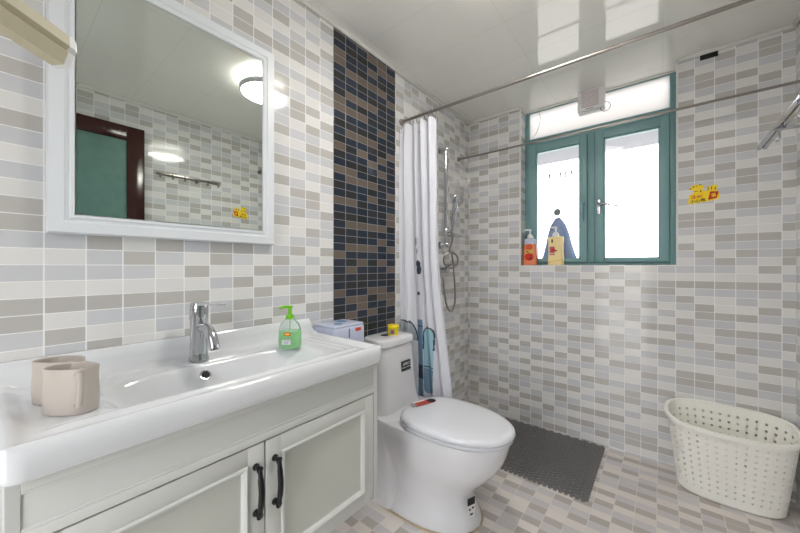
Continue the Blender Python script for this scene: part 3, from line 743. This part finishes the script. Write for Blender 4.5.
# ---------------------------------------------------------------- laundry basket
bk = thing('laundry_basket', (.27, 2.31, 0), 'cream plastic laundry basket with round holes in the corner', 'basket')
bcx, bcy = .256, 2.316
def _lut():
    P = []
    for k in range(721):
        a = 2 * PI * k / 720; c, s = math.cos(a), math.sin(a)
        P.append((.214 * math.copysign(abs(c) ** (2 / 3.0), c), .119 * math.copysign(abs(s) ** (2 / 3.0 if s > 0 else .8), s)))
    L = [0]
    for p, q in zip(P[:-1], P[1:]): L.append(L[-1] + math.hypot(q[0] - p[0], q[1] - p[1]))
    return [l / L[-1] for l in L]
LUT = _lut()
import bisect
def amap(a):
    f = (a / (2 * PI)) % 1.0; i = min(max(bisect.bisect_right(LUT, f) - 1, 0), 719)
    return 2 * PI * (i + (f - LUT[i]) / max(LUT[i + 1] - LUT[i], 1e-9)) / 720
def bo(a, t):
    """outline point of the basket: a angle, t height fraction"""
    a = amap(a); c, s = math.cos(a), math.sin(a); e = 2 / 3.0
    ax = .192 + .044 * t; ay = .106 + .026 * t
    x = bcx + ax * math.copysign(abs(c) ** e, c); y = bcy + ay * math.copysign(abs(s) ** (e if s > 0 else .8), s)
    ztop = .385 + (y - bcy) / .13 * .030
    return Vector((x, min(y, YB - .008), .003 + (ztop - .003) * t))
NCOL, NROW = 36, 10
b = B(); cache = {}
def bv(u, t):
    key = (round(u % 1.0, 6), round(t, 6))
    if key not in cache: cache[key] = b.verts.new(bo(2 * PI * key[0], t))
    return cache[key]
TT = [0.03] + [.10 + .82 * k / NROW for k in range(NROW + 1)]
for i in range(NCOL):
    u0, u1 = i / NCOL, (i + 1) / NCOL; um = (u0 + u1) / 2
    for r in range(NROW + 1):
        t0, t1 = TT[r], TT[r + 1]; tm = (t0 + t1) / 2
        if r == 0:
            b.faces.new((bv(u0, t0), bv(um, t0), bv(u1, t0), bv(u1, t1), bv(um, t1), bv(u0, t1))); continue
        outer = [(u0, t0), (um, t0), (u1, t0), (u1, tm), (u1, t1), (um, t1), (u0, t1), (u0, tm)]
        O = [bv(*q) for q in outer]
        I = []
        for q in range(8):
            a = -3 * PI / 4 + q * PI / 4
            I.append(b.verts.new(bo(2 * PI * (um + .17 * (u1 - u0) * math.cos(a)), tm + .20 * (t1 - t0) * math.sin(a))))
        for q in range(8):
            w = (q + 1) % 8; b.faces.new((O[q], O[w], I[w], I[q]))
    b.faces.new((bv(u0, TT[-1]), bv(um, TT[-1]), bv(u1, TT[-1]), b.verts.new(bo(2 * PI * u1, .975)), b.verts.new(bo(2 * PI * um, .975)), b.verts.new(bo(2 * PI * u0, .975))))
bmesh.ops.remove_doubles(b, verts=b.verts[:], dist=.0002)
bmesh.ops.recalc_face_normals(b, faces=b.faces[:])
o = link('basket_wall', b, M['basket'], bk)
sd = o.modifiers.new('thickness', 'SOLIDIFY'); sd.thickness = .0028; sd.offset = 0
b = B(); n = 80
rings(b, [[bo(2 * PI * k / n, .0).lerp(Vector((bcx, bcy, .003)), .04) for k in range(n)], [bo(2 * PI * k / n, .02) for k in range(n)], [bo(2 * PI * k / n, .035) for k in range(n)]])
bmesh.ops.recalc_face_normals(b, faces=b.faces[:]); link('basket_bottom', b, M['basket'], bk, smooth=True)
b = B(); P = []
n = 96; rs = []
for k in range(n):
    a = 2 * PI * k / n; p = bo(a, 1.0); d = (p - Vector((bcx, bcy, p.z))); d.normalize(); up = Vector((0, 0, 1))
    rs.append([p - d * .005 - up * .012, p - d * .005 + up * .001, p + d * .003 + up * .004, p + d * .011 + up * .001, p + d * .012 - up * .016, p + d * .009 - up * .017, p + d * .007 - up * .006, p + d * .001 - up * .008])
for r in rs:
    for q in r: q.y = min(q.y, YB - .003)
V = rings(b, rs, False, False)
for i in range(8):
    j = (i + 1) % 8; b.faces.new((V[-1][i], V[-1][j], V[0][j], V[0][i]))
bmesh.ops.recalc_face_normals(b, faces=b.faces[:]); link('basket_rim', b, M['basket'], bk, smooth=True)

# ---------------------------------------------------------------- back wall bits
def shape(pts, base, r, u, th, y=None):
    r, u, base = Vector(r), Vector(u), Vector(base); n = r.cross(u)
    return prism(B(), [base + r * p[0] + u * p[1] for p in pts], n * 0, n * th)
def blob(cx, cy, w, h, n=18, wob=.0, k=5): return [(cx + w * math.cos(2 * PI * i / n) * (1 + wob * math.sin(k * 2 * PI * i / n)), cy + h * math.sin(2 * PI * i / n) * (1 + wob * math.sin(k * 2 * PI * i / n))) for i in range(n)]
def sticker(base, r, u, label, small=False):
    t = thing('caution_sticker', base, label, 'sticker', 'yellow caution stickers')
    base = Vector(base); th = .0006; nrm = Vector(r).cross(Vector(u))
    link('sticker_base', shape([(-.063, -.050), (.030, -.040), (.062, -.030), (.068, -.010), (.052, .020), (.062, .045), (.045, .040), (.036, .050), (.028, .038), (.016, .044), (.016, .020), (-.012, .016), (-.058, .002)], base, r, u, th), M['yellow'], t)
    link('sticker_figure', shape(blob(-.026, .040, .030, .017, wob=.12, k=4), base, r, u, th), M['yellow'], t)
    link('sticker_figure', shape(blob(-.018, .014, .022, .016), base, r, u, th * 1.2), M['yellow'], t)
    for (cx, cy, w, hh) in ((-.040, .045, .004, .004), (-.028, .048, .003, .003), (-.052, .036, .006, .003), (-.012, .054, .006, .002), (-.030, .020, .010, .0016), (-.010, .018, .003, .006), (.020, .028, .0018, .010), (.034, .030, .0018, .010), (.048, .026, .0018, .009)):
        link('sticker_mark', shape(blob(cx, cy, w, hh, 10), base + nrm * th * 1.3, r, u, th * .4), M['ink'], t)
    link('sticker_panel', shape([(.020, -.034), (.054, -.026), (.062, .008), (.028, .012)], base + nrm * th, r, u, th * .6), M['red'], t)
    R, U = Vector(r), Vector(u)
    def tx(s, px, py, size, m, ang=0.0):
        rr_ = (R * math.cos(ang) + U * math.sin(ang)); uu = (U * math.cos(ang) - R * math.sin(ang))
        text('sticker_text', s, size, m, t, base + R * px + U * py, rr_, uu, off=th * 1.7, depth=.0001, bold=.0004)
    tx('注意!', -.026, -.010, .021, M['red'], .06); tx('小心地', -.022, -.033, .021, M['black_ink'], .10); tx('滑', .041, -.010, .022, M['yellow'], .25)
sticker((.176, YB - .0005, 1.555), (1, 0, 0), (0, 0, 1), 'yellow Chinese caution sticker on the tiles right of the window')
sticker((XR - .0005, 1.395, 1.635), (0, -1, 0), (0, 0, 1), 'yellow caution sticker visible only as a reflection in the mirror')
tag(link('vent_plate', bx(.163, .235, YB - .006, YB, 2.296, 2.334, bev=.001), M['hole']), 'small black plate high on the back wall under the ceiling', 'plate')

# exhaust box on the transom
ex = thing('exhaust_box', (-.375, 2.52, 2.2), 'white exhaust box with pinkish grille on the transom above the window', 'exhaust fan')
b = B(); xa, xb_, za, zb_ = -.452, -.297, 2.205, 2.341; yy = 2.500
box(b, xa, xb_, yy, YF - .001, za, zb_, bev=.003)
link('box_housing', b, M['white'], ex, smooth=True)
link('grille', bx(xa + .024, xb_ - .032, yy - .003, yy + .002, za + .022, zb_ - .01, bev=.001), M['grille'], ex)
b = B()
for k in range(9): z = za + .03 + k * .0115; box(b, xa + .028, xb_ - .036, yy - .006, yy - .0028, z, z + .004)
link('grille_slats', b, M['white'], ex)
link('maker_plate', bx(xa + .05, xb_ - .06, yy - .002, yy + .001, za + .007, za + .012), M['grey'], ex)
cd = [(xb_ - .005, yy + .02, za + .04)] + [(xb_ + .005 + .028 * math.sin(k * PI / 6), yy + .02, za + .012 - .028 + .03 * math.cos(k * PI / 6) + .018) for k in range(0, 10)]
b = B(); tube(b, bez(cd, 4), .0018, 6); link('power_cord', b, M['black_ink'], ex, smooth=True)
b = B(); tube(b, bez([(-.73, YF - .004, 2.335), (-.715, YF - .004, 2.27), (-.735, YF - .004, 2.18), (-.775, YF - .004, 2.13)], 6), .0016, 6)
tag(link('thin_cable', b, M['grey'], None, smooth=True), 'thin grey cable hanging down the left end of the white transom panel', 'cable')

# ---------------------------------------------------------------- sill bottles
def bottle(name, cx, cy, w, d, hb, body, label, cat, pumpc, marks, waist=.0):
    z0 = WZ0 + .0005; t = thing(name, (cx, cy, z0), label, cat, 'pump bottles on the window sill')
    def ring(kw, kd, z, n=36):
        return [(cx + w * kw * math.copysign(abs(math.cos(2 * PI * i / n)) ** .55, math.cos(2 * PI * i / n)), cy + d * kd * math.copysign(abs(math.sin(2 * PI * i / n)) ** .7, math.sin(2 * PI * i / n)), z0 + z) for i in range(n)]
    b = B(); L = body['rings']
    rings(b, [ring(k, k2, z) for k, k2, z in L]); bmesh.ops.recalc_face_normals(b, faces=b.faces[:])
    link('bottle', b, body['mat'], t, smooth=True)
    b = B(); lathe(b, (cx, cy, z0 + hb), [(.021, 0), (.022, .004), (.021, .020), (.013, .032), (.006, .036), (.006, .056), (.010, .058), (.011, .068), (.008, .072), (0, .072)], 20)
    tube(b, [(cx, cy, z0 + hb + .066), (cx - .035, cy - .008, z0 + hb + .068), (cx - .042, cy - .010, z0 + hb + .062)], [.007, .005, .004], 8)
    link('pump', b, pumpc, t, smooth=True)
    for nm, f in marks(cx, cy, z0): link(nm[0], f, nm[1], t)
def marks_o(cx, cy, z0):
    y = cy - .0262; R_, U_ = (1, 0, 0), (0, 0, 1)
    return [(('label', M['orange_l']), disc((cx, y, z0 + .135), R_, U_, .026, .022, th=.0012)), (('label', M['red']), disc((cx, y, z0 + .06), R_, U_, .032, .028, th=.0012)),
            (('label_mark', M['ybd']), quad((cx, y - .0012, z0 + .100), R_, (0, 0, 1), .030, .012)), (('label_mark', M['black_ink']), quad((cx - .012, y - .0014, z0 + .098), (1, 0, -.6), (.6, 0, 1), .010, .0035)),
            (('label_mark', M['black_ink']), quad((cx + .012, y - .0014, z0 + .047), (1, 0, -.6), (.6, 0, 1), .010, .004))]
def marks_y(cx, cy, z0):
    y = cy - .0262; R_, U_ = (1, 0, 0), (0, 0, 1)
    return [(('label', M['pink']), quad((cx - .018, y, z0 + .100), R_, U_, .016, .030)), (('label_mark', M['red']), disc((cx - .010, y - .0009, z0 + .105), R_, U_, .014, .012)), (('label_mark', M['white_ink']), quad((cx - .018, y - .0014, z0 + .082), R_, U_, .014, .003)),
            (('label', M['black_ink']), quad((cx - .018, y, z0 + .170), R_, U_, .005, .012)), (('label_mark', M['black_ink']), disc((cx + .008, y - .0012, z0 + .100), R_, U_, .006, .005)),
            (('label_band', M['ybd']), quad((cx, y - .0002, z0 + .030), (1, 0, .18), (-.18, 0, 1), .049, .0016))]
ob = {'mat': M['orange'], 'rings': [(.92, .9, 0), (1.0, 1.0, .006), (.97, 1.0, .05), (.90, 1.0, .13), (.84, 1.0, .155)]}
bottle('pump_bottle', -.769, 2.513, .049, .026, .196, ob, 'orange pump bottle with a white pump in the left corner of the sill', 'bottle', M['white'], marks_o)
o = [x for x in COL.objects if x.name == 'pump_bottle'][0]
b = B(); z0 = WZ0
rings(b, [[(-.769 + .041 * kk * math.copysign(abs(math.cos(2 * PI * i / 36)) ** .6, math.cos(2 * PI * i / 36)), 2.513 + .0255 * kk * math.sin(2 * PI * i / 36), z0 + zz) for i in range(36)] for kk, zz in ((1, .1555), (1, .185), (.9, .194), (.5, .197))])
bmesh.ops.recalc_face_normals(b, faces=b.faces[:]); link('bottle_shoulder', b, M['lilac'], o, smooth=True)
yb_ = {'mat': M['yellowb'], 'rings': [(.93, .9, 0), (1.0, 1.0, .006), (.98, 1.0, .04), (.90, 1.0, .09), (.91, 1.0, .15), (.97, 1.0, .192), (.93, .9, .199), (.4, .6, .203)]}
bottle('pump_bottle', -.590, 2.505, .053, .026, .200, yb_, 'cream yellow pump bottle on the sill beside the orange one', 'bottle', M['white'], marks_y)

# cloth and suction cup outside the left pane
ct = thing('hanging_cloth', (-.60, 2.64, 1.2), 'slate blue cloth hanging from a round cup on the left pane', 'cloth')
b = B(); n = 40; rs = []
for z, w in ((1.525, .006), (1.515, .022), (1.47, .050), (1.40, .072), (1.32, .088), (1.25, .106), (1.205, .122), (1.19, .125)):
    rs.append([(-.600 + w * math.cos(2 * PI * k / n) * (1 + .06 * math.sin(9 * 2 * PI * k / n)) + (1.5 - z) * .02 - .012, 2.66 + w * .32 * math.sin(2 * PI * k / n) * (1 + .15 * math.sin(7 * 2 * PI * k / n)), z) for k in range(n)])
rings(b, rs); bmesh.ops.recalc_face_normals(b, faces=b.faces[:]); link('cloth', b, M['cloth'], ct, smooth=True)
b = B(); lathe(b, (-.604, 2.603, 1.556), [(.026, 0), (.024, .006), (.010, .012), (.008, .022)], 24, axis='y'); bmesh.ops.recalc_face_normals(b, faces=b.faces[:]); link('suction_cup', b, M['disc'], ct, smooth=True)
b = B(); tube(b, [(-.604, 2.62, 1.556), (-.602, 2.64, 1.545), (-.600, 2.66, 1.515)], .004, 8); link('hook', b, M['disc'], ct)

# ---------------------------------------------------------------- right wall fittings
rk = thing('towel_rack', (XR, 1.93, 1.70), 'chrome towel rack on the right wall at the edge of the photo', 'towel rack')
for (x, z) in ((.352, 1.710), (.372, 1.711)):
    b = B(); tube(b, [(x, 2.24, z), (x, 1.62, z)], .0095, 12)
    for y in (2.24, 1.62): lathe(b, (x, y, z), [(0, -.004), (.012, -.002), (.012, .002), (0, .004)], 12, axis='y')
    link('rail', b, M['chrome'], rk, smooth=True)
for y in (1.94, 1.66):
    b = B(); tube(b, [(.345, y, 1.698), (XR - .001, y, 1.690)], .006, 10); lathe(b, (XR - .001, y, 1.690), [(.022, 0), (.022, -.006), (.010, -.012)], 16, axis='x'); bmesh.ops.recalc_face_normals(b, faces=b.faces[:]); link('arm', b, M['chrome'], rk, smooth=True)
    b = B(); tube(b, bez([(.36, y, 1.70), (.362, y, 1.66), (.352, y, 1.65), (.345, y, 1.662)], 4), .0035, 8); link('hook', b, M['chrome'], rk, smooth=True)
hr = thing('hook_rail', (XR, .99, 1.857), 'chrome rail with six coat hooks seen reflected in the mirror', 'hook rail')
link('rail', bx(XR - .014, XR - .0005, .765, 1.215, 1.848, 1.866, bev=.002), M['steel'], hr, smooth=True)
for k in range(6):
    y = .785 + k * .082
    b = B(); tube(b, bez([(XR - .012, y, 1.86), (XR - .022, y, 1.84), (XR - .030, y, 1.822), (XR - .045, y, 1.832)], 4), .0045, 8); link('hook', b, M['steel'], hr, smooth=True)

# ---------------------------------------------------------------- cream bar reaching in at the top left
cb = thing('cream_bar', (-.33, YR, 1.62), 'cream plastic profile bar jutting in at the top left before the mirror', 'bar')
E1 = Vector((-.840, .072, 1.540)); E0 = Vector((-.330, YR + .002, 1.640))
ax = (E1 - E0).normalized(); side = ax.cross(Vector((0, 0, 1))).normalized(); upv = side.cross(ax).normalized()
pf = [(-.006, .026), (.022, .026), (.026, .006), (.020, -.002), (.024, -.006), (.018, -.028), (-.006, -.028)]
b = B(); rings(b, [[E + side * p[0] + upv * p[1] for p in pf] for E in (E0, E1)]); bmesh.ops.recalc_face_normals(b, faces=b.faces[:]); link('bar_profile', b, M['cream'], cb)
b = B(); rings(b, [[E1 + ax * d + side * (p[0] * k + .008 * (1 - k)) + upv * p[1] * k for p in pf] for d, k in ((.0, 1.0), (.010, .98), (.014, .85))]); bmesh.ops.recalc_face_normals(b, faces=b.faces[:]); link('end_cap', b, M['white'], cb)
